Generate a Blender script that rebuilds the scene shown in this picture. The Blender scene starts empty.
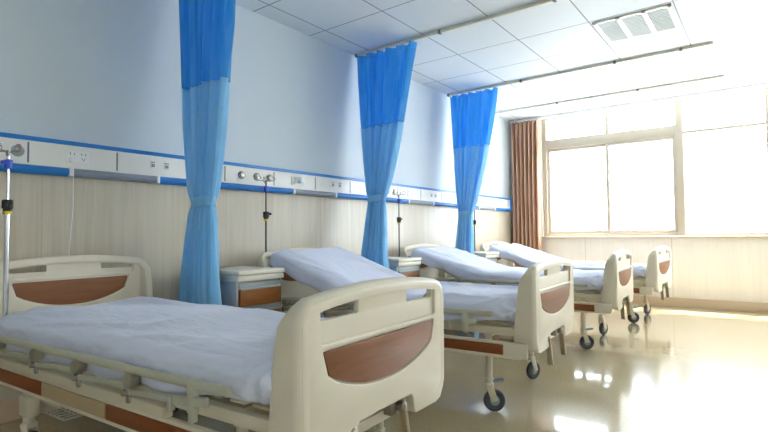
import bpy, bmesh, math, random
from mathutils import Vector, Matrix, noise
random.seed(7)
PI = math.pi
C = bpy.context.scene.collection

# ------------------------------------------------------------------ materials
def lin(h):
    h = h.lstrip('#')
    v = [int(h[i:i+2], 16)/255 for i in (0, 2, 4)]
    return tuple((c/12.92 if c <= .04045 else ((c+.055)/1.055)**2.4) for c in v) + (1.0,)

def base_mat(name):
    m = bpy.data.materials.new(name); m.use_nodes = True
    nt = m.node_tree; b = nt.nodes['Principled BSDF']
    return m, nt, b

def mix_rgb(nt, fac, a, b):
    n = nt.nodes.new('ShaderNodeMix'); n.data_type = 'RGBA'
    for sock, v in ((n.inputs[0], fac), (n.inputs[6], a), (n.inputs[7], b)):
        if hasattr(v, 'links') or hasattr(v, 'is_output'): nt.links.new(v, sock)
        else: sock.default_value = v
    return n.outputs[2]

def coords(nt, scale=(1, 1, 1), kind='Object', rot=(0, 0, 0)):
    t = nt.nodes.new('ShaderNodeTexCoord'); mp = nt.nodes.new('ShaderNodeMapping')
    mp.inputs['Scale'].default_value = scale; mp.inputs['Rotation'].default_value = rot
    nt.links.new(t.outputs[kind], mp.inputs['Vector']); return mp.outputs[0]

def noise_tex(nt, vec, scale, detail=3, rough=.5):
    n = nt.nodes.new('ShaderNodeTexNoise'); n.inputs['Scale'].default_value = scale
    n.inputs['Detail'].default_value = detail; n.inputs['Roughness'].default_value = rough
    nt.links.new(vec, n.inputs['Vector']); return n.outputs['Fac']

def ramp(nt, fac, lo, hi):
    r = nt.nodes.new('ShaderNodeMapRange'); r.inputs['From Min'].default_value = lo; r.inputs['From Max'].default_value = hi
    nt.links.new(fac, r.inputs['Value']); return r.outputs[0]

def bump(nt, b, h, strength=.2, dist=.01):
    n = nt.nodes.new('ShaderNodeBump'); n.inputs['Strength'].default_value = strength; n.inputs['Distance'].default_value = dist
    nt.links.new(h, n.inputs['Height']); nt.links.new(n.outputs[0], b.inputs['Normal'])

def simple(name, c, rough=.5, metal=0, spec=.5, var=.0, vscale=8, bmp=0):
    m, nt, b = base_mat(name)
    b.inputs['Roughness'].default_value = rough; b.inputs['Metallic'].default_value = metal
    b.inputs['Specular IOR Level'].default_value = spec
    c = lin(c)
    if var:
        f = noise_tex(nt, coords(nt), vscale, 4)
        nt.links.new(mix_rgb(nt, f, tuple(x*(1-var) for x in c[:3])+(1,), tuple(min(1, x*(1+var)) for x in c[:3])+(1,)), b.inputs['Base Color'])
    else: b.inputs['Base Color'].default_value = c
    if bmp:
        bump(nt, b, noise_tex(nt, coords(nt), 60, 3), bmp, .004)
    return m

def wood(name, c1, c2, scale=(2, 2, 30), rough=.45):
    m, nt, b = base_mat(name)
    f = noise_tex(nt, coords(nt, scale), 3, 5, .6)
    f = ramp(nt, f, .3, .7)
    nt.links.new(mix_rgb(nt, f, lin(c1), lin(c2)), b.inputs['Base Color'])
    b.inputs['Roughness'].default_value = rough
    return m

M = {}
M['cream'] = simple('cream_abs', '#dad1bd', .42, var=.02)
M['frame'] = simple('cream_enamel', '#cfc6ae', .4, var=.03)
M['tan'] = simple('tan_enamel', '#b59f7c', .45)
M['insert'] = wood('insert_wood', '#7d4d2e', '#8d5b39', (3, 1.5, 25))
M['panelwood'] = wood('panel_wood', '#7c4016', '#8f4e20', (1.5, 3, 30))
M['greyrail'] = simple('grey_green_rail', '#b9b9a6', .35, var=.03)
M['steel'] = simple('brushed_steel', '#9a968c', .3, 1.0)
M['knob'] = simple('rail_knob', '#8d8676', .5)
M['tyre'] = simple('grey_tyre', '#43454b', .55)
M['hub'] = simple('caster_hub', '#8a94a0', .4)
M['pedal'] = simple('pedal_plastic', '#6d7f94', .4)
M['crank'] = simple('crank_plastic', '#a89b80', .4)
M['dark'] = simple('dark_gap', '#3a3631', .6)
M['shadesteel'] = simple('shade_steel', '#5b5a58', .35, .6)  # darkness from the surroundings put into the steel colour
M['black'] = simple('black_plastic', '#1c1c1f', .45)
M['yellow'] = simple('yellow_band', '#d8c21e', .5)
M['clampblue'] = simple('blue_clamp', '#2f55c8', .4)
M['chrome'] = simple('chrome', '#c9ccd0', .18, 1.0)
M['white'] = simple('white_plastic', '#eef0f0', .4)
M['unit'] = simple('unit_white', '#e9e9e4', .4, var=.01)
M['unitblue'] = simple('unit_blue', '#1f78c8', .35)
M['unitgrey'] = simple('unit_grey', '#8f99a6', .4)
M['seam'] = simple('seam_grey', '#6a6e74', .5)
M['nscream'] = simple('nightstand_cream', '#ddd8c8', .4, var=.01)
M['nsgrey'] = simple('nightstand_grey', '#a9b1b4', .4)
M['drawer'] = wood('drawer_wood', '#8c5427', '#a0652f', (3, 3, 30))
M['railbeige'] = simple('rail_aluminium', '#d6d4c6', .4)
M['winframe'] = simple('window_frame', '#bdb2a0', .4)
M['wall'] = simple('wall_paint', '#c9d4dc', .6, var=.012, vscale=2, bmp=.03)
M['wallplain'] = simple('plain_wall', '#e4e3de', .6)
M['lightwhite'] = simple('light_frame', '#fafafa', .35)
M['louvre'] = simple('light_louvre', '#e4e9ea', .3)
M['base'] = simple('baseboard_tan', '#cdb596', .35, var=.03)
M['fixed'] = simple('wire_white', '#c9c3b4', .35)

def mk_sheet():
    m, nt, b = base_mat('white_sheet')
    v = coords(nt, (3, 9, 6))
    f = noise_tex(nt, v, 2.2, 5, .55)
    f2 = noise_tex(nt, coords(nt, (220, 220, 220)), 3, 1)
    a = nt.nodes.new('ShaderNodeMath'); a.operation = 'MULTIPLY_ADD'; a.inputs[1].default_value = .04
    nt.links.new(f2, a.inputs[0]); nt.links.new(f, a.inputs[2])
    bump(nt, b, a.outputs[0], .35, .02)
    b.inputs['Base Color'].default_value = lin('#d9ddf0'); b.inputs['Roughness'].default_value = .85
    b.inputs['Specular IOR Level'].default_value = .2
    b.inputs['Sheen Weight'].default_value = .15
    return m
M['sheet'] = mk_sheet()

def mk_laminate(name, c1, c2, axis):
    # vertical grain; panel joints every .6 m along the axis ('X' or 'Y')
    m, nt, b = base_mat(name)
    sc = (14, 14, .5)
    f = ramp(nt, noise_tex(nt, coords(nt, sc), 2.5, 6, .65), .3, .72)
    f2 = ramp(nt, noise_tex(nt, coords(nt, (3, 3, .3)), 2, 2), .35, .65)
    c = mix_rgb(nt, f, lin(c1), lin(c2))
    c = mix_rgb(nt, f2, c, mix_rgb(nt, .5, c, lin(c1)))
    sep = nt.nodes.new('ShaderNodeSeparateXYZ'); nt.links.new(coords(nt), sep.inputs[0])
    w = nt.nodes.new('ShaderNodeMath'); w.operation = 'PINGPONG'; w.inputs[1].default_value = .61
    nt.links.new(sep.outputs[axis], w.inputs[0])
    l = nt.nodes.new('ShaderNodeMath'); l.operation = 'LESS_THAN'; l.inputs[1].default_value = .0025
    nt.links.new(w.outputs[0], l.inputs[0])
    c = mix_rgb(nt, l.outputs[0], c, lin('#b5ab98'))
    nt.links.new(c, b.inputs['Base Color'])
    b.inputs['Roughness'].default_value = .4
    return m
M['laminate'] = mk_laminate('laminate_grey_wood', '#bfb5a2', '#d6cebd', 'Y')
M['laminate2'] = mk_laminate('laminate_cream_wood', '#e6e0d6', '#f1ece5', 'X')

def mk_floor():
    m, nt, b = base_mat('vinyl_floor')
    f = ramp(nt, noise_tex(nt, coords(nt), 1.3, 5, .6), .3, .7)
    f2 = noise_tex(nt, coords(nt), 90, 3, .6)
    c = mix_rgb(nt, f, lin('#b8a987'), lin('#c6b896'))
    c = mix_rgb(nt, ramp(nt, f2, .45, .75), c, lin('#a89976'))
    nt.links.new(c, b.inputs['Base Color'])
    b.inputs['Roughness'].default_value = .22
    b.inputs['Coat Weight'].default_value = 1.0; b.inputs['Coat Roughness'].default_value = .07
    b.inputs['Coat IOR'].default_value = 1.55
    bump(nt, b, noise_tex(nt, coords(nt), 2.0, 2), .06, .02)
    return m
M['floor'] = mk_floor()

TILE, TX, TY = .69, .2148, 3.5178
def mk_ceiling():
    m, nt, b = base_mat('ceiling_tiles')
    sep = nt.nodes.new('ShaderNodeSeparateXYZ'); nt.links.new(coords(nt), sep.inputs[0])
    ls = []
    for ax, o in (('X', TX), ('Y', TY)):
        s = nt.nodes.new('ShaderNodeMath'); s.operation = 'SUBTRACT'; s.inputs[1].default_value = o - 10*TILE
        nt.links.new(sep.outputs[ax], s.inputs[0])
        w = nt.nodes.new('ShaderNodeMath'); w.operation = 'MODULO'; w.inputs[1].default_value = TILE
        nt.links.new(s.outputs[0], w.inputs[0])
        p = nt.nodes.new('ShaderNodeMath'); p.operation = 'PINGPONG'; p.inputs[1].default_value = TILE/2
        nt.links.new(w.outputs[0], p.inputs[0])
        l = nt.nodes.new('ShaderNodeMath'); l.operation = 'LESS_THAN'; l.inputs[1].default_value = .006
        nt.links.new(p.outputs[0], l.inputs[0]); ls.append(l.outputs[0])
    mx = nt.nodes.new('ShaderNodeMath'); mx.operation = 'MAXIMUM'
    nt.links.new(ls[0], mx.inputs[0]); nt.links.new(ls[1], mx.inputs[1])
    vo = nt.nodes.new('ShaderNodeTexVoronoi'); vo.inputs['Scale'].default_value = 45; vo.inputs['Randomness'].default_value = .3
    nt.links.new(coords(nt), vo.inputs['Vector'])
    sp = ramp(nt, vo.outputs['Distance'], .12, .3)
    c = mix_rgb(nt, sp, lin('#c4ced4'), lin('#dae1e5'))
    c = mix_rgb(nt, mx.outputs[0], c, lin('#868c92'))
    nt.links.new(c, b.inputs['Base Color']); b.inputs['Roughness'].default_value = .6
    return m
M['ceiling'] = mk_ceiling()

def mk_cloth(name, c, c2, trans=0.0, sheer=0.0, weave=260):
    m, nt, b = base_mat(name)
    f = ramp(nt, noise_tex(nt, coords(nt, (6, 6, .6)), 3, 3), .3, .7)
    nt.links.new(mix_rgb(nt, f, lin(c), lin(c2)), b.inputs['Base Color'])
    b.inputs['Roughness'].default_value = .75; b.inputs['Specular IOR Level'].default_value = .25
    b.inputs['Sheen Weight'].default_value = .2
    out = nt.nodes['Material Output']; sh = b.outputs[0]
    if trans:
        t = nt.nodes.new('ShaderNodeBsdfTranslucent'); t.inputs['Color'].default_value = lin(c2)
        mx = nt.nodes.new('ShaderNodeMixShader'); mx.inputs[0].default_value = trans
        nt.links.new(sh, mx.inputs[1]); nt.links.new(t.outputs[0], mx.inputs[2]); sh = mx.outputs[0]
    if sheer:
        t = nt.nodes.new('ShaderNodeBsdfTransparent'); t.inputs['Color'].default_value = lin(c2)
        mx = nt.nodes.new('ShaderNodeMixShader'); mx.inputs[0].default_value = sheer
        nt.links.new(sh, mx.inputs[1]); nt.links.new(t.outputs[0], mx.inputs[2]); sh = mx.outputs[0]
    nt.links.new(sh, out.inputs['Surface'])
    return m
M['blue'] = mk_cloth('blue_curtain_cloth', '#82c9f0', '#aee0fa', trans=.38)
M['bluenet'] = mk_cloth('blue_net_cloth', '#3aa6e6', '#84d0f7', trans=.38, sheer=.34)
M['brown'] = mk_cloth('brown_curtain_cloth', '#b78a70', '#e6c6ac', trans=.3)

def mk_glass():
    m = bpy.data.materials.new('window_glass'); m.use_nodes = True
    nt = m.node_tree; nt.nodes.clear()
    o = nt.nodes.new('ShaderNodeOutputMaterial'); t = nt.nodes.new('ShaderNodeBsdfTransparent')
    g = nt.nodes.new('ShaderNodeBsdfGlossy'); g.inputs['Roughness'].default_value = .02
    mx = nt.nodes.new('ShaderNodeMixShader')
    mx.inputs[0].default_value = .05; nt.links.new(t.outputs[0], mx.inputs[1]); nt.links.new(g.outputs[0], mx.inputs[2])
    nt.links.new(mx.outputs[0], o.inputs[0])
    return m
M['glass'] = mk_glass()

# ------------------------------------------------------------------ mesh helpers
class MB:
    def __init__(s): s.bm = bmesh.new()
    def _merge(s, b, mat=None):
        if mat is not None: bmesh.ops.transform(b, matrix=mat, verts=b.verts)
        me = bpy.data.meshes.new('tmp'); b.to_mesh(me); b.free(); s.bm.from_mesh(me); bpy.data.meshes.remove(me)
    def box(s, c, size, bev=.004, rot=None, seg=2):
        b = bmesh.new(); bmesh.ops.create_cube(b, size=1)
        bmesh.ops.scale(b, vec=size, verts=b.verts)
        bev = min(bev, min(size)*.45)
        if bev > 0: bmesh.ops.bevel(b, geom=b.edges[:], offset=bev, segments=seg, profile=.5, affect='EDGES')
        m = Matrix.Translation(c)
        if rot is not None: m = m @ rot
        s._merge(b, m); return s
    def box2(s, lo, hi, bev=.004, seg=2):
        lo, hi = Vector(lo), Vector(hi)
        return s.box((lo+hi)/2, hi-lo, bev, None, seg)
    def bar(s, a, b, w, h, bev=.003):
        a, b = Vector(a), Vector(b); d = b-a
        q = d.to_track_quat('X', 'Z').to_matrix().to_4x4()
        return s.box((a+b)/2, (d.length, w, h), bev, q)
    def cyl(s, a, b, r, r2=None, seg=16, bev=0):
        a, b = Vector(a), Vector(b); d = b-a
        t = bmesh.new(); bmesh.ops.create_cone(t, cap_ends=True, segments=seg, radius1=r, radius2=r if r2 is None else r2, depth=d.length)
        if bev: 
            es = [e for e in t.edges if abs(e.verts[0].co.z-e.verts[1].co.z) < 1e-6 and len(e.link_faces) == 2 and any(len(f.verts) > 4 for f in e.link_faces)]
            bmesh.ops.bevel(t, geom=es, offset=bev, segments=3, profile=.5, affect='EDGES')
        s._merge(t, Matrix.Translation((a+b)/2) @ d.to_track_quat('Z', 'Y').to_matrix().to_4x4()); return s
    def tube(s, pts, r, seg=10, flat=1.0, cap=True):
        pts = [Vector(p) for p in pts]; rings = []; n = len(pts)
        up = Vector((0, 0, 1))
        for i, p in enumerate(pts):
            d = (pts[min(i+1, n-1)]-pts[max(i-1, 0)]).normalized()
            u = up if abs(d.z) < .95 else Vector((1, 0, 0))
            x = d.cross(u).normalized(); y = x.cross(d)
            rings.append([s.bm.verts.new(p + x*math.cos(2*PI*k/seg)*r*flat + y*math.sin(2*PI*k/seg)*r) for k in range(seg)])
        for i in range(n-1):
            for k in range(seg):
                s.bm.faces.new((rings[i][k], rings[i][(k+1) % seg], rings[i+1][(k+1) % seg], rings[i+1][k]))
        if cap:
            s.bm.faces.new(rings[0][::-1]); s.bm.faces.new(rings[-1])
        return s
    def torus(s, c, R, r, rot=None, seg=24, sec=10):
        b = bmesh.new(); vs = []
        for i in range(seg):
            a = 2*PI*i/seg
            vs.append([b.verts.new(((R+r*math.cos(2*PI*k/sec))*math.cos(a), (R+r*math.cos(2*PI*k/sec))*math.sin(a), r*math.sin(2*PI*k/sec))) for k in range(sec)])
        for i in range(seg):
            for k in range(sec):
                b.faces.new((vs[i][k], vs[(i+1) % seg][k], vs[(i+1) % seg][(k+1) % sec], vs[i][(k+1) % sec]))
        s._merge(b, Matrix.Translation(c) @ (rot if rot is not None else Matrix())); return s
    def plate(s, outline, holes, x0, x1, bev=.004):
        """flat plate in the yz plane between x0 < x1, outline/holes are (y, z) loops"""
        cu = bpy.data.curves.new('tmp', 'CURVE'); cu.dimensions = '2D'; cu.fill_mode = 'BOTH'
        th = x1-x0; cu.extrude = max(th/2-bev, 0); cu.bevel_depth = bev; cu.bevel_resolution = 2; cu.offset = -bev
        for lp in [outline]+holes:
            sp = cu.splines.new('POLY'); sp.points.add(len(lp)-1)
            for p, q in zip(sp.points, lp): p.co = (q[0], q[1], 0, 1)
            sp.use_cyclic_u = True
        o = bpy.data.objects.new('tmp', cu); me = bpy.data.meshes.new_from_object(o)
        b = bmesh.new(); b.from_mesh(me); bmesh.ops.remove_doubles(b, verts=b.verts, dist=1e-5)
        bpy.data.objects.remove(o); bpy.data.curves.remove(cu); bpy.data.meshes.remove(me)
        mt = Matrix(((0, 0, 1, (x0+x1)/2), (1, 0, 0, 0), (0, 1, 0, 0), (0, 0, 0, 1)))
        s._merge(b, mt); return s
    def grid(s, fn, nu, nv, closeu=False, closev=False):
        vs = [[s.bm.verts.new(fn(i/(nu if closeu else nu-1), j/(nv if closev else nv-1))) for j in range(nv)] for i in range(nu)]
        for i in range(nu if closeu else nu-1):
            for j in range(nv if closev else nv-1):
                s.bm.faces.new((vs[i][j], vs[(i+1) % nu][j], vs[(i+1) % nu][(j+1) % nv], vs[i][(j+1) % nv]))
        return vs
    def xform(s, m): bmesh.ops.transform(s.bm, matrix=m, verts=s.bm.verts); return s
    def build(s, name, mat, parent=None, ang=38, loc=(0, 0, 0)):
        bm = s.bm
        bmesh.ops.recalc_face_normals(bm, faces=bm.faces)
        for f in bm.faces: f.smooth = True
        for e in bm.edges:
            e.smooth = not (len(e.link_faces) == 2 and e.calc_face_angle(0) > math.radians(ang))
        me = bpy.data.meshes.new(name); bm.to_mesh(me); bm.free()
        me.materials.append(mat)
        o = bpy.data.objects.new(name, me); C.objects.link(o); o.location = loc
        if parent is not None: o.parent = parent
        return o

def tag(o, label=None, cat=None, group=None, kind=None):
    for k, v in (('label', label), ('category', cat), ('group', group), ('kind', kind)):
        if v: o[k] = v
    return o
def empty(name, loc, rz=0, **k):
    o = bpy.data.objects.new(name, None); C.objects.link(o); o.empty_display_size = .1
    o.location = loc; o.rotation_euler = (0, 0, rz); tag(o, **k); return o
def copy_tree(o, parent=None, skip=()):
    kids = list(o.children)
    c = o.copy(); C.objects.link(c)
    if parent is not None: c.parent = parent
    for ch in kids:
        if ch.name.split('.')[0] not in skip: copy_tree(ch, c, skip)
    return c
def struct(name, mb, mat):
    return tag(mb.build(name, mat), kind='structure')
def Ry(a): return Matrix.Rotation(a, 4, 'Y')
def Rx(a): return Matrix.Rotation(a, 4, 'X')
def Rz(a): return Matrix.Rotation(a, 4, 'Z')

# ------------------------------------------------------------------ room shell
H, YW, XR, YB = 3.041, 8.477, 7.2, -2.6
struct('floor', MB().box2((-.2, YB-.2, -.1), (XR+.2, YW+.2, 0), 0), M['floor'])
struct('ceiling', MB().box2((-.2, YB-.2, H), (XR+.2, YW+.2, H+.1), 0), M['ceiling'])
struct('wall_left', MB().box2((-.2, YB-.2, 0), (0, YW+.2, H), 0), M['wall'])
wr = MB(); A0, A1, B0, B1 = -1.9, -.5, 1.4, 2.3        # added unseen window beside the camera, to brighten the near beds
wr.box2((XR, YB-.2, 0), (XR+.2, YW+.2, B0), 0); wr.box2((XR, YB-.2, B1), (XR+.2, YW+.2, H), 0)
wr.box2((XR, YB-.2, B0), (XR+.2, A0, B1), 0); wr.box2((XR, A1, B0), (XR+.2, YW+.2, B1), 0)
struct('wall_right', wr, M['wallplain'])
w2 = MB()  # frame of the added fill-light window
for y in (A0, A0+.67, A1-.05): w2.box2((XR+.05, y, B0), (XR+.12, y+.05, B1), .004)
w2.box2((XR+.05, A0, B0), (XR+.12, A1, B0+.05), .004); w2.box2((XR+.05, A0, B1-.05), (XR+.12, A1, B1), .004)
struct('fill_window', w2, M['winframe'])
struct('wall_back', MB().box2((0, YB-.2, 0), (XR, YB, H), 0), M['wallplain'])
WX0, WX1, WZ0, WZ1 = .53, 6.55, 1.015, H-.015
w = MB()
w.box2((0, YW, 0), (XR, YW+.2, WZ0), 0); w.box2((0, YW, WZ0), (WX0, YW+.2, H), 0); w.box2((WX1, YW, WZ0), (XR, YW+.2, H), 0)
struct('wall_window', w, M['wallplain'])
struct('trim_1', MB().box2((0.0005, YB+.01, 0.001), (.014, YW-.016, 1.461), .002), M['laminate'])
struct('trim_2', MB().box2((.016, YW-.014, 0.001), (XR-.01, YW-.0005, WZ0-.02), .002), M['laminate2'])
struct('trim_3', MB().box2((.3, YW-.06, WZ0-.02), (XR-.02, YW+.06, WZ0+.004), .006), M['winframe'])
struct('baseboard_window', MB().box2((.016, YW-.035, 0.001), (XR-.01, YW-.0145, .13), .004), M['base'])
struct('baseboard_left', MB().box2((.0145, YB+.01, 0.001), (.026, YW-.04, .12), .003), M['base'])

# window_1 : frames, sashes, panes
win = empty('window_1', (WX0, YW+.08, WZ0), kind='structure')
def wloc(x, z): return (x-WX0, 0, z-WZ0)
def wbar(x0, z0, x1, z1, name='window_frame', d=.07, dy=0, mat='winframe'):
    a = wloc(x0, z0); b = wloc(x1, z1)
    return MB().box2((a[0], -d/2+dy, a[2]), (b[0], d/2+dy, b[2]), .006).build(name, M[mat], win)
fm = MB()
def fb(x0, z0, x1, z1, d=.09):
    a = wloc(x0, z0); b = wloc(x1, z1); fm.box2((a[0], -d/2, a[2]), (b[0], d/2, b[2]), .006)
fb(WX0, WZ0+.003, WX0+.075, WZ1, .09); fb(WX1-.06, WZ0+.003, WX1, WZ1, .09)
fb(WX0+.01, WZ0+.005, WX1-.01, WZ0+.05, .084); fb(WX0+.01, WZ1-.035, WX1-.01, WZ1-.002, .084)
for x, t in ((2.57, .1), (3.62, .07), (4.6, .09), (5.6, .06)): fb(x-t/2, WZ0+.006, x+t/2, WZ1-.006, .096)
fb(WX0+.02, 2.50, 2.56, 2.655, .08); fb(2.58, 2.513, WX1-.02, 2.555, .08)
fb(1.545, 2.6, 1.6, WZ1-.01, .072)
fm.build('window_frame', M['winframe'], win)
for (x0, x1, dy) in ((WX0+.07, 1.60, .012), (1.545, 2.525, -.012)):   # two sliding sashes
    a = wloc(x0, WZ0+.05); b = wloc(x1, 2.50); s_ = MB()
    t = .05
    s_.box2((a[0], dy-.02, a[2]), (a[0]+t, dy+.02, b[2]), .004); s_.box2((b[0]-t, dy-.02, a[2]), (b[0], dy+.02, b[2]), .004)
    s_.box2((a[0]+.01, dy-.019, a[2]), (b[0]-.01, dy+.019, a[2]+t), .004); s_.box2((a[0]+.01, dy-.019, b[2]-t), (b[0]-.01, dy+.019, b[2]), .004)
    s_.build('sash', M['winframe'], win)
h_ = wloc(1.575, 1.95); MB().box((h_[0], -.045, h_[2]), (.02, .03, .09), .006).build('handle', M['winframe'], win)
for (x0, x1, z0, z1) in ((WX0+.06, 1.57, WZ0+.05, 2.5), (1.57, 2.53, WZ0+.05, 2.5), (WX0+.06, 1.56, 2.65, WZ1-.02), (1.58, 2.53, 2.65, WZ1-.02),
                         (2.6, 3.59, WZ0+.04, 2.52), (3.65, 4.57, WZ0+.04, 2.52), (4.63, 5.58, WZ0+.04, 2.52), (5.62, 6.5, WZ0+.04, 2.52),
                         (2.6, 3.59, 2.54, WZ1-.02), (3.65, 4.57, 2.54, WZ1-.02), (4.63, 5.58, 2.54, WZ1-.02), (5.62, 6.5, 2.54, WZ1-.02)):
    a = wloc(x0, z0); b = wloc(x1, z1)
    MB().box2((a[0], .005 if x0 != 1.57 else -.015, a[2]), (b[0], .011 if x0 != 1.57 else -.009, b[2]), 0).build('pane', M['glass'], win)

# ------------------------------------------------------------------ hospital bed
BW, BL = .92, 2.2
def board_outline(ins=0.0):
    half = [(.0, .455), (.165, .455), (.178, .44), (.186, .392), (.20, .375), (.36, .372), (.40, .382), (.44, .42), (.452, .45), (.456, .6), (.456, .80)]
    for k in range(1, 9):
        a = k/9*PI/2; half.append((.376+.08*math.cos(a), .80+.082*math.sin(a)))
    half += [(.376, .882), (.30, .8915), (.2, .9), (.1, .906), (0, .908)]
    if ins:
        half = [(max(0, y-ins) if y > .4 else y, z-ins if z > .85 else (z-ins*.6 if z > .8 else z+ins*.3)) for y, z in half]
    lp = half + [(-y, z) for y, z in half[::-1] if y > 1e-6]
    return lp
def rrect(y0, z0, y1, z1, r, n=5):
    o = []
    for cy, cz, a0 in ((y1-r, z1-r, 0), (y0+r, z1-r, PI/2), (y0+r, z0+r, PI), (y1-r, z0+r, 1.5*PI)):
        for k in range(n+1):
            a = a0+k/n*PI/2; o.append((cy+r*math.cos(a), cz+r*math.sin(a)))
    return o
def insert_loop(g=0.0, ky=1.0, dz=0.0):
    top = [(-.342-g, .708+g), (-.335-g, .714+g), (.335+g, .714+g), (.342+g, .708+g)]
    bot = []
    for k in range(17):
        t = 1-2*k/16
        bot.append(((.318+g)*t, .566-g+.072*abs(t)**2.2))
    bot[0] = (.318+g, .64-g*.3); bot[-1] = (-.318-g, .64-g*.3)
    return [(y*ky, z+dz) for y, z in top+bot]
def pocket_loop(dz=0.0):
    o = [(-.36, .745+dz), (-.352, .737+dz), (.352, .737+dz), (.36, .745+dz), (.36, .85), (.352, .857)]
    o += [(y, .866-.012*(y/.34)**2) for y in (.3, .2, .1, 0, -.1, -.2, -.3)] + [(-.352, .857), (-.36, .85)]
    return o
def make_board(name, parent, back=False):
    mb = MB(); dz, ky = (.052, .95) if back else (0, 1)
    mb.plate(board_outline(.015), [pocket_loop(dz), insert_loop(.006, ky, dz)], -.042, 0, .005)
    slots = [rrect(.155, .808+dz*.2, .352, .856, .008), rrect(-.352, .808+dz*.2, -.155, .856, .008)]
    bk = [(-.38, .55), (.38, .55), (.38, .86), (.2, .885), (-.2, .885), (-.38, .86)]
    mb.plate(bk, slots, -.034, -.013, .003)
    # wrap-round rim: swept along the outer edge from one lobe over the top to the other
    half = [(.43, .405), (.452, .45), (.456, .52), (.456, .6), (.456, .7), (.456, .80)]
    for k in range(1, 9):
        a = k/9*PI/2; half.append((.376+.08*math.cos(a), .80+.082*math.sin(a)))
    half += [(.376, .882), (.30, .8915), (.2, .9), (.1, .906)]
    path = half + [(0, .908)] + [(-y, z) for y, z in half[::-1]]
    n = len(path)
    def depth(y, z):
        if abs(y) < .38: return .052
        t = min(1, max(0, (.885-z)/.12)); t = t*t*(3-2*t)
        return .052+(.05+.035*max(0, (.8-z)/.4))*t
    sec = [(.046, 0, 0), (.03, 0, 0)]
    for k in range(7):
        a = k/6*PI/2; sec.append((.028-.028*math.sin(a), -.028+.028*math.cos(a), 0))
    for k in range(5):
        a = k/4*PI/2; sec.append((.012-.012*math.cos(a), -(0-.012)-0.012-.012*math.sin(a)+.012, 1))
    sec += [(.036, .0, 1), (.044, .006, 1), (.046, .014, 1)]
    rings = []
    for i, (y, z) in enumerate(path):
        a = Vector(path[max(0, i-1)]); b = Vector(path[min(n-1, i+1)]); t = (b-a).normalized()
        nin = Vector((-t.y, t.x))           # path runs counter-clockwise: inward is to the left
        d = depth(y, z); r = []
        for s0, dx, rear in sec:
            x = dx if not rear else -d+max(0, dx)
            q = Vector((y, z))+nin*s0
            r.append(mb.bm.verts.new((x+.0005, q.x, q.y)))
        rings.append(r)
    m = len(sec)
    for i in range(n-1):
        for k in range(m): mb.bm.faces.new((rings[i][k], rings[i][(k+1) % m], rings[i+1][(k+1) % m], rings[i+1][k]))
    mb.bm.faces.new(rings[0]); mb.bm.faces.new(rings[-1][::-1])
    o = mb.build(name, M['cream'], parent, 32)
    MB().plate(insert_loop(0, ky, dz), [], *((-.039, -.0345) if back else (-.0125, -.003)), .002).build('insert_panel', M['insert'], o)
    return o

def mattress_mb(angle, seed, hinge=.86):
    L, hw, th = 2.05, .46, .13; z0 = .545; xf = -.105
    ns = 130
    # centre line, integrated from the foot end
    ds = L/(ns-1); P = [Vector((xf, 0, z0+th/2))]; A = [0.0]
    for i in range(1, ns):
        s = i*ds; t = (s-(L-hinge-.14))/.30; t = min(1, max(0, t)); t = t*t*(3-2*t)
        a = angle*t; A.append(a); P.append(P[-1]+Vector((-math.cos(a), 0, math.sin(a)))*ds)
    nv = 84; mb = MB(); ox = seed*13.7
    def fn(u, v):
        i = min(ns-1, int(round(u*(ns-1)))); p = P[i]; a = A[i]
        ph = 2*PI*v
        c, s = math.cos(ph), math.sin(ph)
        e = .22
        y = hw*math.copysign(abs(c)**(.30), c); zz = (th/2)*math.copysign(abs(s)**.55, s)
        # ends round over
        end = min(u, 1-u)*L
        k = 1.0 if end > .05 else math.sqrt(max(0, 1-(1-end/.05)**2))
        zz *= .25+.75*k; y *= .97+.03*k
        s_arc = u*L
        top = max(0, s); side = abs(c)
        q = Vector((s_arc*1.0+ox, y*2.2, zz*3))
        wr = noise.fractal(Vector((s_arc*.9+ox, y*3.5+.6*noise.noise(Vector((s_arc*1.3, y, ox))), 0)), 1.0, 2.0, 4)
        rid = 1-abs(noise.noise(Vector((s_arc*.8+ox*2, y*5+s_arc*.9, 2))))
        rid2 = 1-abs(noise.noise(Vector((s_arc*2.2+y*1.5+ox, y*2.5-s_arc*.6, 5))))
        d = top*(.012*wr+.024*(rid**6-.25)+.009*(rid2**8-.2))
        if side > .55:
            d += .011*noise.fractal(Vector((s_arc*5+ox, zz*14, y)), 1.0, 2.0, 3)*side
        if u < .12 and abs(y) > hw*.6:                      # gathered corners at the foot
            d += .013*math.sin(s_arc*70+y*40+4*noise.noise(q*6))*(1-u/.12)
        # sag of the sheet between edges
        zz += top*(-.008*(y/hw)**2)
        if s < 0: zz -= .055*min(1, 2*max(0, side-.45))*(1+noise.noise(Vector((s_arc*4+ox, c, 7))))*(1-min(.45, a*3))*(1 if s_arc > .45 else max(-.35, (s_arc-.12)/.33))
        nrm = Vector((0, math.copysign(min(1, side**2), c), s)).normalized()
        y += nrm.y*d; zz += nrm.z*d
        return p+Vector((math.sin(a)*zz, y, math.cos(a)*zz))
    vs = mb.grid(fn, ns, nv, closev=True)
    mb.bm.faces.new(vs[0]); mb.bm.faces.new(vs[-1][::-1])
    return mb

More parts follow.
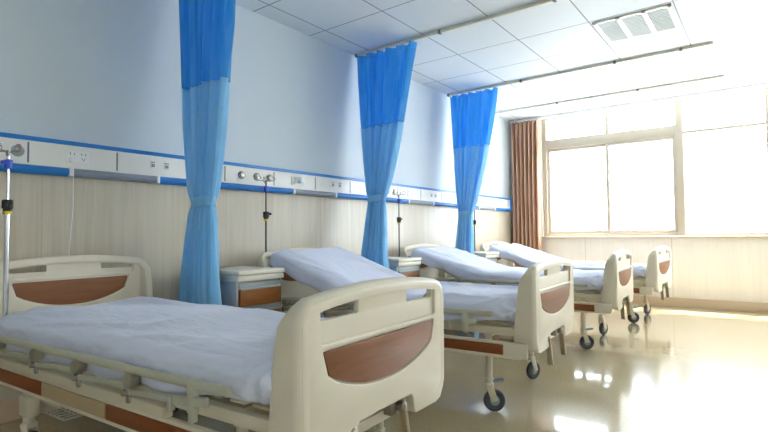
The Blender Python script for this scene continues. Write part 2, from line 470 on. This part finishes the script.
def make_bed():
    r = empty('hospital_bed', (0, 0, 0))
    fb_ = make_board('footboard', r)
    hb = make_board('headboard', r, True); hb.location = (-BL-.075, 0, .05); hb.rotation_euler.z = PI
    # bed frame : longitudinal tubes, cross beams, platform slats
    f = MB()
    for s in (-1, 1):
        f.box2((-2.12, s*.415-.02, .47), (-.1, s*.415+.02, .515), .006)
        f.box2((-2.05, s*.33-.015, .51), (-.15, s*.33+.015, .532), .005)
    for x in (-2.11, -1.75, -1.2, -.75, -.305, -.12): f.box2((x-.025, -.41, .45), (x+.025, .41, .5), .006)
    for x in (-.3, -.8, -1.25, -1.7):
        for s in (-1, 1): f.box2((x-.015, s*.33-.012, .49), (x+.015, s*.33+.012, .525), .003)
    for k in range(17):
        x = -.2-k*.11; f.box2((x-.035, -.41, .53), (x+.035, .41, .54), .002)
    f.box2((-.155, -.3, .375), (-.06, .3, .452), .012)      # cream cross member behind the footboard
    f.build('bed_frame', M['frame'], r)
    for s in (-1, 1):
        y0, y1 = (s*.466, s*.438) if s > 0 else (s*.466, s*.438)
        ya, yb = min(y0, y1), max(y0, y1)
        p = MB()
        p.box2((-2.13, ya+.004, .345), (-.09, yb, .362), .004); p.box2((-2.13, ya+.002, .424), (-.09, yb, .44), .004)
        p.box2((-2.13, ya+.006, .35), (-.09, yb, .434), .002)
        p.box2((-.186, ya, .352), (-.05, yb+.004, .44), .006)
        sp = p.build('side_panel', M['cream'], r)
        for (a, b, mt, nm) in ((-2.1, -1.537, 'panelwood', 'wood_strip'), (-1.53, -1.005, 'tan', 'cover_plate'), (-.995, -.19, 'panelwood', 'wood_strip')):
            MB().box2((a, min(s*.4675, s*.458), .364), (b, max(s*.4675, s*.458), .423), .002).build(nm, M[mt], sp)
        # handrail mounting channel
        c = MB(); c.box2((-2.08, ya-.012 if s < 0 else ya, .441), (-.606, yb if s < 0 else yb+.012, .482), .006)
        c.box2((-2.08, s*.469-.003, .452), (-.606, s*.469+.003, .47), .002)
        # folded guard rail
        g = MB()
        yr = s*.505
        g.tube([(-2.03, yr, .586), (-2.02, yr, .586), (-.262, yr, .602), (-.236, yr, .602)], .0165, 14, .7)
        g.bar((-.50, yr+.004*s, .535), (-.33, yr+.004*s, .555), .016, .03)
        g.box((-.405, yr, .555), (.035, .026, .09), .005); g.box((-.405, yr, .505), (.025, .022, .05), .004)
        g.box((-.52, yr, .52), (.022, .02, .05), .004)
        gr = g.build('guard_rail', M['greyrail'], r)
        c.build('rail_channel', M['frame'], gr)
        posts = (-1.889, -1.494, -1.132, -.759); piv = (-1.931, -1.52, -1.146, -.79)
        for k in range(4):
            MB().cyl((posts[k], yr-.026*s, .558), (posts[k], yr+.018*s, .558), .026, seg=18, bev=.005).box((posts[k], yr-.004*s, .575), (.045, .03, .03), .006).build('rail_knob', M['knob'], gr)
            nx = posts[k+1] if k < 3 else -.42
            a = MB(); a.bar((piv[k], yr-.008*s, .513), (nx, yr-.008*s, .54), .014, .022)
            a.build('rail_arm', M['greyrail'], gr)
            MB().cyl((piv[k], yr-.02*s, .513), (piv[k], yr+.012*s, .513), .015, seg=12).box((piv[k], yr-.012*s, .495), (.018, .014, .05), .003).build('pivot', M['chrome'], gr)
    # legs and casters
    for (x, y, ang, brake) in ((-.305, -.393, .5, 1), (-.305, .393, 1.15, 0), (-1.83, -.393, .3, 0), (-1.83, .393, -.4, 0)):
        l = MB(); l.cyl((x, y, .175), (x, y, .46), .019, seg=16); l.cyl((x, y, .165), (x, y, .20), .026, seg=16, bev=.004)
        if x < -1: l.box2((x-.05, y-.03, .2), (x+.05, y+.03, .3), .012)
        leg = l.build('leg', M['frame'], r)
        R = Matrix.Translation((x, y, 0)) @ Rz(ang)
        fk = MB()
        fk.box((0, 0, .158), (.05, .062, .03), .01)
        for s in (-1, 1): fk.bar((.0, s*.027, .155), (.028, s*.027, .066), .006, .04)
        fk.xform(R); fk.build('caster_fork', M['frame'], leg)
        wh = MB(); wh.torus((.028, 0, .0665), .0505, .016, Rx(PI/2), 28, 10); wh.cyl((.028, -.013, .0665), (.028, .013, .0665), .046, seg=24)
        wh.xform(R); wh.build('caster_wheel', M['tyre'], leg)
        hu = MB(); hu.cyl((.028, -.0165, .0665), (.028, .0165, .0665), .03, seg=20, bev=.004); hu.xform(R); hu.build('wheel_hub', M['hub'], leg)
        if brake:
            pd = MB(); pd.bar((-.01, 0, .178), (.085, 0, .192), .035, .016, .005); pd.xform(R); pd.build('brake_pedal', M['pedal'], leg)
    # folding crank handles at the foot
    for y in (-.2, .105):
        k = MB(); k.cyl((-.1, y, .43), (-.01, y, .43), .011, seg=12); k.box((-.05, y-.025, .425), (.05, .04, .05), .006)
        k.cyl((-.03, y, .43), (.004, y, .43), .02, seg=14, bev=.004)
        cr = k.build('crank', M['steel'], r)
        MB().bar((-.008, y+.002, .44), (.0, y+.03, .27), .036, .016, .005).build('crank_handle', M['crank'], cr)
    b = MB(); b.cyl((-.06, -.2, .43), (-.06, .105, .43), .011, seg=10); b.build('crank_rod', M['steel'], r)
    # wire basket slung below the frame
    wb = MB()
    x0, x1, y0, y1, zt, zb = -2.02, -1.6, -.35, .02, .265, .2
    for z, i in ((zt, 0), (zb, .02)):
        q = [(x0+i, y0+i, z), (x1-i, y0+i, z), (x1-i, y1-i, z), (x0+i, y1-i, z), (x0+i, y0+i, z)]
        for a, c in zip(q, q[1:]): wb.tube([a, c], .005, 8)
    for k in range(9):
        x = x0+.04+k*.04; wb.tube([(x, y0, zt), (x, y0+.02, zb), (x, y1-.02, zb), (x, y1, zt)], .003, 6)
    for k in range(3):
        y = y0+.09+k*.09; wb.tube([(x0, y, zt), (x0+.02, y, zb), (x1-.02, y, zb), (x1, y, zt)], .003, 6)
    for x in (x0, x1):
        for y in (y0, y1): wb.tube([(x, y, zt), (x, y, .46)], .005, 8)
    wb.build('wire_basket', M['fixed'], r)
    return r

def backrest_mb(angle, hinge=.86):
    mb = MB(); hx = -.105-(2.03-hinge-.05); hz = .53
    d = Vector((-math.cos(angle), 0, math.sin(angle))); n = Vector((math.sin(angle), 0, math.cos(angle)))
    o = Vector((hx, 0, hz)); Lb = hinge-.02
    for y in (-.42, .42): mb.bar(o+Vector((0, y, 0)), o+d*Lb+Vector((0, y, 0)), .025, .045)
    for k in range(7):
        c = o+d*(.08+k*(Lb-.1)/6); mb.bar(c+Vector((0, -.4, 0)), c+Vector((0, .4, 0)), .05, .012)
    for y in (-.3, .3): mb.bar((hx-.25, y, .5), o+d*.62+Vector((0, y, -.01)), .025, .025)
    return mb

bed = make_bed()
placed = [
    (2.476, 1.458, .061, 0.0, 'hospital bed lying flat, its cream footboard closest to the camera, wire basket underneath'),
    (2.479, 3.265, .06, math.radians(20), 'hospital bed with raised backrest between the first and second tied blue curtains'),
    (2.47, 5.275, .045, math.radians(17.5), 'hospital bed with raised backrest between the second and third tied blue curtains'),
    (2.555, 7.0, -.03, math.radians(17.5), 'hospital bed with raised backrest beside the brown curtain, closest to the window wall'),
]
beds = [bed]+[copy_tree(bed) for _ in range(3)]
for i, (o, (x, y, th, ang, lab)) in enumerate(zip(beds, placed)):
    o.location = (x, y, 0); o.rotation_euler = (0, 0, th)
    tag(o, lab, 'bed', 'hospital beds along the wall')
    mattress_mb(ang, i+1).build('mattress', M['sheet'], o, 60)
    if ang: backrest_mb(ang).build('backrest_frame', M['frame'], o)

# ------------------------------------------------------------------ drip poles at the bed heads
def make_pole(thin=False):
    r = empty('drip_pole', (0, 0, 0))
    MB().cyl((0, 0, .43), (0, 0, 1.2500), .008 if thin else .0125, seg=14).build('pole', M['shadesteel' if thin else 'chrome'], r)
    MB().cyl((0, 0, 1.27000), (0, 0, 1.5350), .0065, seg=12).build('upper_rod', M['shadesteel' if thin else 'chrome'], r)
    MB().cyl((0, 0, 1.2200), (0, 0, 1.2700), .026, seg=18, bev=.006).cyl((0, 0, 1.2050), (.0, 0, 1.2250), .02, seg=16).cyl((.02, 0, 1.2500), (.045, 0, 1.2500), .01, seg=10).build('collar', M['black'], r)
    MB().cyl((0, 0, 1.1900), (0, 0, 1.2070), .0215, seg=18).build('collar_band', M['yellow'], r)
    MB().cyl((0, 0, 1.4350), (0, 0, 1.4850), .02, seg=16, bev=.005).box((.0, -.02, 1.4680), (.03, .03, .022), .005).build('clamp', M['clampblue'], r)
    h = MB()
    for k in range(4):
        a = k*PI/2+.5; c, s = math.cos(a), math.sin(a)
        pts = [(0, 0, 1.5200), (c*.03, s*.03, 1.5320), (c*.06, s*.06, 1.5300)]
        for j in range(9):
            t = -PI/2+j/8*1.6*PI; pts.append((c*(.06+.018*math.cos(t)), s*(.06+.018*math.cos(t)), 1.5480+.018*math.sin(t)))
        h.tube(pts, .0035, 8)
    h.cyl((0, 0, 1.5050), (0, 0, 1.5350), .012, seg=12)
    h.build('hook', M['steel'], r)
    return r
pole = make_pole(); thin_pole = make_pole(True)
for i, (x, y, lab) in enumerate(((.318, .953, 'chrome drip pole at the head of the flat bed, cut by the picture edge'),
                                 (.2, 2.81, 'dark thin drip pole rising behind the raised bed after the first blue curtain'),
                                 (.17, 4.785, 'dark thin drip pole behind the raised bed after the second blue curtain'),
                                 (.2, 6.62, 'dark thin drip pole behind the raised bed beside the brown curtain'))):
    o = (pole, thin_pole)[i] if i < 2 else copy_tree(thin_pole)
    o.location = (x, y, 0); o.rotation_euler.z = i*.7
    tag(o, lab, 'drip pole', 'drip poles at the bed heads')

# ------------------------------------------------------------------ service panel along the head wall
sv = empty('service_panel', (0, -1.5, 1.4), label='long white service panel with blue edges along the wall above the beds', cat='wall panel')
Y0, Y1 = -2.3, 8.245
def svp(mb, name, mat, parent=None):
    mb.xform(Matrix.Translation((0, 1.5, -1.4)))
    return mb.build(name, M[mat], parent or sv)
body = svp(MB().box2((.0145, Y0, 1.49), (.05, Y1, 1.655), .003), 'body', 'unit')
svp(MB().box2((.0005, Y0, 1.462), (.0145, Y1, 1.676), .0), 'back_plate', 'unit')
svp(MB().box2((.014, Y0, 1.648), (.056, Y1, 1.676), .005), 'top_strip', 'unitblue')
per = 1.895; bays = [1.13+per*k for k in range(-2, 4)]
def bumper(a, b, mat):
    n = 8; pr = [(.0145, 1.503)]
    mb = MB(); prof = [(.0145, 1.451)]+[(.05+.022*math.sin(PI*k/n), 1.451+.052*k/n) for k in range(n+1)]+[(.0145, 1.503)]
    va = [mb.bm.verts.new((x, a, z)) for x, z in prof]; vb = [mb.bm.verts.new((x, b, z)) for x, z in prof]
    for k in range(len(prof)): mb.bm.faces.new((va[k], va[(k+1) % len(prof)], vb[(k+1) % len(prof)], vb[k]))
    mb.bm.faces.new(va[::-1]); mb.bm.faces.new(vb)
    svp(mb, 'bumper', mat)
cur = Y0
for b in bays:
    g0, g1 = b+.23, b+.805
    if g0 > Y1: break
    if g0 > cur+.05: bumper(cur, g0-.012, 'unitblue'); 
    if g0 > Y0:
        for y in (g0, g1): svp(MB().box2((.0145, y-.011, 1.45), (.074, y+.011, 1.504), .004), 'joint_cap', 'white')
        bumper(g0+.012, g1-.012, 'unitgrey')
    cur = g1+.012
bumper(cur, Y1, 'unitblue')
for b in bays:
    for d in (0, .52, 1.04, 1.38):
        y = b+d
        if Y0 < y < Y1-.05: svp(MB().box2((.049, y-.005, 1.515), (.0515, y+.005, 1.638), .0005), 'seam', 'seam', body)
    if not (Y0+.3 < b < Y1-1): continue
    y = b+.27
    so = svp(MB().box2((.05, y-.068, 1.537), (.061, y+.068, 1.617), .004), 'socket_plate', 'white')
    sl = MB()
    for dy in (-.032, .034):
        sl.box2((.0605, y+dy-.014, 1.588), (.062, y+dy-.010, 1.603), .0005); sl.box2((.0605, y+dy+.010, 1.588), (.062, y+dy+.014, 1.603), .0005)
        sl.box((.0613, y+dy-.008, 1.567), (.0014, .003, .014), 0, Rx(.5)); sl.box((.0613, y+dy+.008, 1.567), (.0014, .003, .014), 0, Rx(-.5)); sl.box((.0613, y+dy, 1.557), (.0014, .003, .012), 0)
    svp(sl, 'socket_hole', 'seam', so)
    for d, wd in ((.77, .035), (.875, .04)):
        q = MB().box2((.05, b+d-wd/2, 1.557), (.056, b+d+wd/2, 1.613), .002)
        sw = svp(q, 'switch_plate', 'unit')
        k = MB(); k.box((.057, b+d, 1.60), (.003, wd*.8, .006), .001); k.box((.057, b+d-.007, 1.577), (.004, .008, .022), .001); k.box((.057, b+d+.007, 1.577), (.004, .008, .022), .001)
        svp(k, 'switch_key', 'seam', sw)
    svp(MB().box2((.05, b+.6, 1.56), (.053, b+.66, 1.603), .001), 'name_tag', 'unit')
    for d in (1.54, 1.70, 1.84):
        if b+d > Y1-.2: continue
        g = svp(MB().cyl((.05, b+d, 1.577), (.062, b+d, 1.577), .034, seg=24, bev=.004), 'gas_outlet', 'unitgrey')
        svp(MB().cyl((.062, b+d, 1.577), (.068, b+d, 1.577), .02, seg=20, bev=.002), 'outlet_ring', 'steel', g)
svp(MB().box2((.0145, Y1, 1.45), (.075, Y1+.02, 1.676), .006), 'end_cap', 'unitblue')

# call cords hanging from the sockets
cp = MB()
y = bays[2]+.235
cp.box((.071, y, 1.555), (.018, .03, .03), .005)
cp.tube([(.075, y, 1.55), (.085, y, 1.53), (.086, y, 1.47), (.084, y+.002, 1.25), (.07, y-.01, 1.0), (.06, y-.012, .86), (.05, y-.02, .6), (.045, y-.02, .35), (.045, y, .2)], .0035, 8)
tag(cp.build('call_cord', M['white']), 'thin white cord hanging from the socket above the flat bed', 'cord')
y = bays[3]+.30
tag(MB().box((.0858, y, 1.585), (.046, .05, .06), .008).cyl((.108, y, 1.56), (.108, y, 1.53), .006, seg=10).build('plug_adapter', M['white']), 'white plug in the socket above the raised bed after the first curtain', 'plug')

# ------------------------------------------------------------------ nightstands
def make_nightstand():
    r = empty('nightstand', (0, 0, 0)); D, W = .48, .42      # front faces +x, origin at back centre
    b = MB(); b.box2((.01, -W/2+.006, .07), (D-.02, -W/2+.024, .75), .003); b.box2((.01, W/2-.024, .07), (D-.02, W/2-.006, .75), .003)
    b.box2((.01, -W/2+.01, .07), (.025, W/2-.01, .75), .002); b.box2((.02, -W/2+.01, .07), (D-.03, W/2-.01, .09), .002)
    b.box2((.02, -W/2+.01, .725), (D-.03, W/2-.01, .748), .002)
    b.build('cabinet', M['nsgrey'], r)
    t = MB(); t.box2((0, -W/2, .79), (D+.012, W/2, .825), .008, 3); t.box2((0, -W/2+.003, .748), (D+.006, W/2-.003, .785), .006, 3); t.box2((.01, -W/2+.008, .76), (D-.002, W/2-.008, .81), 0)
    t.build('top', M['nscream'], r)
    for z0, z1, nm in ((.575, .735, 'drawer'), (.435, .57, 'drawer'), (.1, .43, 'cupboard_door')):
        d = MB().box2((D-.03, -W/2+.026, z0), (D, W/2-.026, z1-.045), .003).build(nm, M['drawer'], r)
        h = MB(); h.box2((D-.03, -W/2+.026, z1-.043), (D-.012, W/2-.026, z1), .002); h.box2((D-.02, -W/2+.03, z1-.046), (D+.004, W/2-.03, z1-.034), .003)
        h.build('handle_strip', M['nsgrey'], d)
    for x in (.06, D-.07):
        for y in (-W/2+.05, W/2-.05):
            MB().cyl((x, y-.012, .03), (x, y+.012, .03), .03, seg=18, bev=.004).box((x, y, .058), (.04, .04, .026), .004).build('caster', M['tyre'], r)
    return r
ns = make_nightstand()
for i, (x, y, lab) in enumerate(((.165, 2.40, 'cream topped bedside cabinet with brown drawers beside the first blue curtain'),
                                 (.13, 4.35, 'cream topped bedside cabinet with brown drawers right behind the second blue curtain'),
                                 (.13, 6.315, 'pale bedside cabinet with brown drawers beside the third blue curtain'))):
    o = ns if i == 0 else copy_tree(ns)
    o.location = (x, y, 0); tag(o, lab, 'bedside cabinet', 'bedside cabinets along the wall')

# ------------------------------------------------------------------ curtain rails and curtains
def rail(y, x1, lab, joints=()):
    r = empty('curtain_rail', (.02, y, H), label=lab, cat='curtain rail', group='ceiling curtain rails')
    MB().box2((0, -.017, -.032), (x1-.02, .017, -.001), .004).build('track', M['railbeige'], r)
    for x in joints: MB().box2((x-.035, -.02, -.037), (x-.005, .02, -.0005), .003).build('bracket', M['seam'], r)
    return r
rail(2.08, 3.17, 'ceiling curtain rail above the first blue curtain, nearest the camera', (.3, 1.3, 2.3))
rail(4.2, 3.17, 'beige ceiling rail carrying the second blue curtain, beside the flat ceiling tiles', (.04, 1.09, 2.2))
rail(6.2, 3.17, 'thin ceiling rail carrying the third blue curtain', (.04, 1.1, 2.22, 2.88))
rail(7.6, 3.19, 'faint ceiling rail nearest the window, carrying no curtain', (1.1, 2.2))

def curtain_fn(x0, x1, tx, ty, tw, zt, bx0, bx1, by, ydrop, ztop, zbot, folds, seed):
    def at(u, z):
        # x extent and fold depth at height z
        if z >= zt:
            t = (z-zt)/(ztop-zt); k = t**.72
            a = tx-tw/2+(x0-tx+tw/2)*k; b = tx+tw/2+(x1-tx-tw/2)*k
            amp = .05+.006*(1-k); y = ydrop+(ty-ydrop)*(1-t)
        else:
            t = (zt-z)/(zt-zbot); k = min(1, t*1.35)**.8
            a = tx-tw/2+(bx0-tx+tw/2)*k; b = tx+tw/2+(bx1-tx-tw/2)*k
            amp = .056; y = ty+(by-ty)*min(1, t*2.4)
        pinch = math.exp(-((z-zt)/.05)**2)
        uu = u+.018*noise.noise(Vector((u*4, z*1.3, seed)))*(1-.3*pinch)
        ph = 2*PI*folds*uu+.9*noise.noise(Vector((u*3, z*.8, seed+5)))
        f = math.sin(ph)+.45*math.sin(2.3*ph+seed)+.5*noise.noise(Vector((u*9, z*.6, seed+9)))
        amp *= (1-.3*pinch)
        env = math.sqrt(max(.05, 1-(2*u-1)**2))           # bundle rounds off at its sides when gathered
        g = (1-min(1, abs(z-zt)/.6))
        amp *= (1-g)+g*(.35+.65*env)
        x = a+(b-a)*u+.012*math.cos(ph)*(1-pinch*.4)
        return Vector((x, y+amp*(.92 if z > zt else .78)*f, z))
    return at
def make_curtain(x0, x1, y, tx, ty, tw, zt, bx0, bx1, by, znet, seed, lab, zbot=.06):
    r = empty('privacy_curtain', (tx, y, 0), label=lab, cat='curtain', group='tied blue privacy curtains')
    at = curtain_fn(x0, x1, tx, ty, tw, zt, bx0, bx1, by, y, H-.045, zbot, 6, seed)
    off = Vector((-tx, -y, 0))
    def sheet(z0, z1, nz, name, mat, shift=0):
        mb = MB(); mb.grid(lambda u, v: at(u, z0+(z1-z0)*v)+off+Vector((0, shift, 0)), 170, nz)
        o = mb.build(name, M[mat], r, 180)
        sm = o.modifiers.new('t', 'SOLIDIFY'); sm.thickness = .0025; return o
    sheet(znet, H-.10, 30, 'netting', 'bluenet')
    sheet(H-.10, H-.046, 5, 'heading_tape', 'bluenet', -.003)
    sheet(zbot, znet, 90, 'drape', 'blue')
    tb = MB()
    def band(u, v):
        a = 2*PI*u; return Vector(((tw/2+.012)*math.cos(a), ty-y+(.062)*math.sin(a), zt-.035+.07*v+.01*math.cos(a)))
    tb.grid(band, 40, 6, closeu=True)
    o = tb.build('tieback', M['blue'], r, 180); o.modifiers.new('t', 'SOLIDIFY').thickness = .004
    h0 = None
    for k in range(9):
        x = x0+(x1-x0)*(k+.5)/9-tx
        if h0 is None: h0 = h = MB().box((0, 0, 0), (.008, .012, .016), .002).build('hook', M['white'], r)
        else: h = h0.copy(); C.objects.link(h)
        h.location = (x, 0, H-.05)
    return r
make_curtain(.09, .80, 2.08, .405, 2.08, .21, 1.30, .16, .62, 2.065, 2.13, 1.0, 'tied blue curtain with net top hanging between the flat bed and the first raised bed')
make_curtain(.02, .80, 4.2, .355, 4.13, .195, 1.44, .28, .65, 3.985, 2.20, 2.0, 'tied blue curtain with net top in the middle, after the first raised bed')
make_curtain(.05, .77, 6.2, .325, 6.11, .185, 1.35, .235, .54, 5.975, 2.25, 3.0, 'tied blue curtain with net top hanging farthest along, near the brown curtain')

# brown window curtain, drawn to the corner
r = empty('window_curtain', (.28, 8.365, 0), label='brown draped curtain bunched in the corner beside the window', cat='curtain')
mb = MB()
YAMP = .055
def bc(u, v):
    z = .05+(H-.10)*v; uu = u+.02*noise.noise(Vector((u*5, z*.7, 3)))
    ph = 2*PI*7*uu+.7*noise.noise(Vector((u*3, z*.6, 8)))
    w = 1-.05*math.sin(v*PI)
    return Vector(((.52*(uu-.5))*w+.015*math.cos(ph), YAMP*(math.sin(ph)+.4*math.sin(2*ph+1)), z))
mb.grid(bc, 180, 60)
o = mb.build('drape', M['brown'], r, 180); o.modifiers.new('t', 'SOLIDIFY').thickness = .003
MB().box2((-.26, -.015, H-.05), (5.9, .015, H-.001), .004).build('track', M['white'], r)

# ------------------------------------------------------------------ ceiling light
cl = empty('ceiling_light', (2.63, 5.243, H), label='square white recessed ceiling light with three louvred strips', cat='ceiling light')
f = MB(); a = .325; b = .31
for (x0, y0, x1, y1) in ((-a, -b, a, -b+.035), (-a, b-.035, a, b), (-a, -b, -a+.035, b), (a-.035, -b, a, b), (-.127, -b, -.087, b), (.087, -b, .127, b)):
    f.box2((x0, y0, -.014), (x1, y1, -.0005), .003)
f.build('frame', M['lightwhite'], cl)
for k in (-1, 0, 1):
    lv = MB(); c = k*.211 if k else 0
    lv.box2((c-.085, -b+.03, -.004), (c+.085, b-.03, -.0006), 0)
    for j in range(14):
        y = -b+.06+j*.0385; lv.box((c, y, -.007), (.168, .004, .008), 0)
    lv.build('louvre', M['louvre'], cl)

# ------------------------------------------------------------------ light
sc = bpy.context.scene
wd = bpy.data.worlds.new('sky'); sc.world = wd; wd.use_nodes = True
bg = wd.node_tree.nodes['Background']; bg.inputs['Color'].default_value = (.86, .94, 1.0, 1); bg.inputs['Strength'].default_value = 5.0
sun = bpy.data.lights.new('sun', 'SUN'); sun.energy = 13; sun.angle = math.radians(5); sun.color = (1, .94, .84)
so = bpy.data.objects.new('sun', sun); C.objects.link(so)
so.rotation_euler = Vector((-.15, -.36, -1.0)).to_track_quat('-Z', 'Y').to_euler()

# ------------------------------------------------------------------ camera
F, YAW, PIT, ROL = 507.795, math.radians(37.0413), math.radians(2.15327), math.radians(-.42496)
cy, sy, cp_, sp_ = math.cos(YAW), math.sin(YAW), math.cos(PIT), math.sin(PIT)
fwd = Vector((-sy*cp_, cy*cp_, sp_)); right = Vector((cy, sy, 0)); up = right.cross(fwd)
cr, sr = math.cos(ROL), math.sin(ROL)
R_, U_ = cr*right+sr*up, -sr*right+cr*up
cam = bpy.data.cameras.new('camera'); cam.sensor_width = 36; cam.lens = F/768*36; cam.clip_start = .05
co = bpy.data.objects.new('camera', cam); C.objects.link(co)
m = Matrix((R_, U_, -fwd)).transposed().to_4x4(); m.translation = (3.564, 0, 1.065)
co.matrix_world = m; sc.camera = co
sc.view_settings.view_transform = 'Standard'; sc.view_settings.look = 'None'
sc.view_settings.gamma = 1; sc.view_settings.use_curve_mapping = False
sc.view_settings.exposure = 1.52
sc.cycles.use_denoising = True
sc.cycles.max_bounces = 14; sc.cycles.diffuse_bounces = 8; sc.cycles.transparent_max_bounces = 16
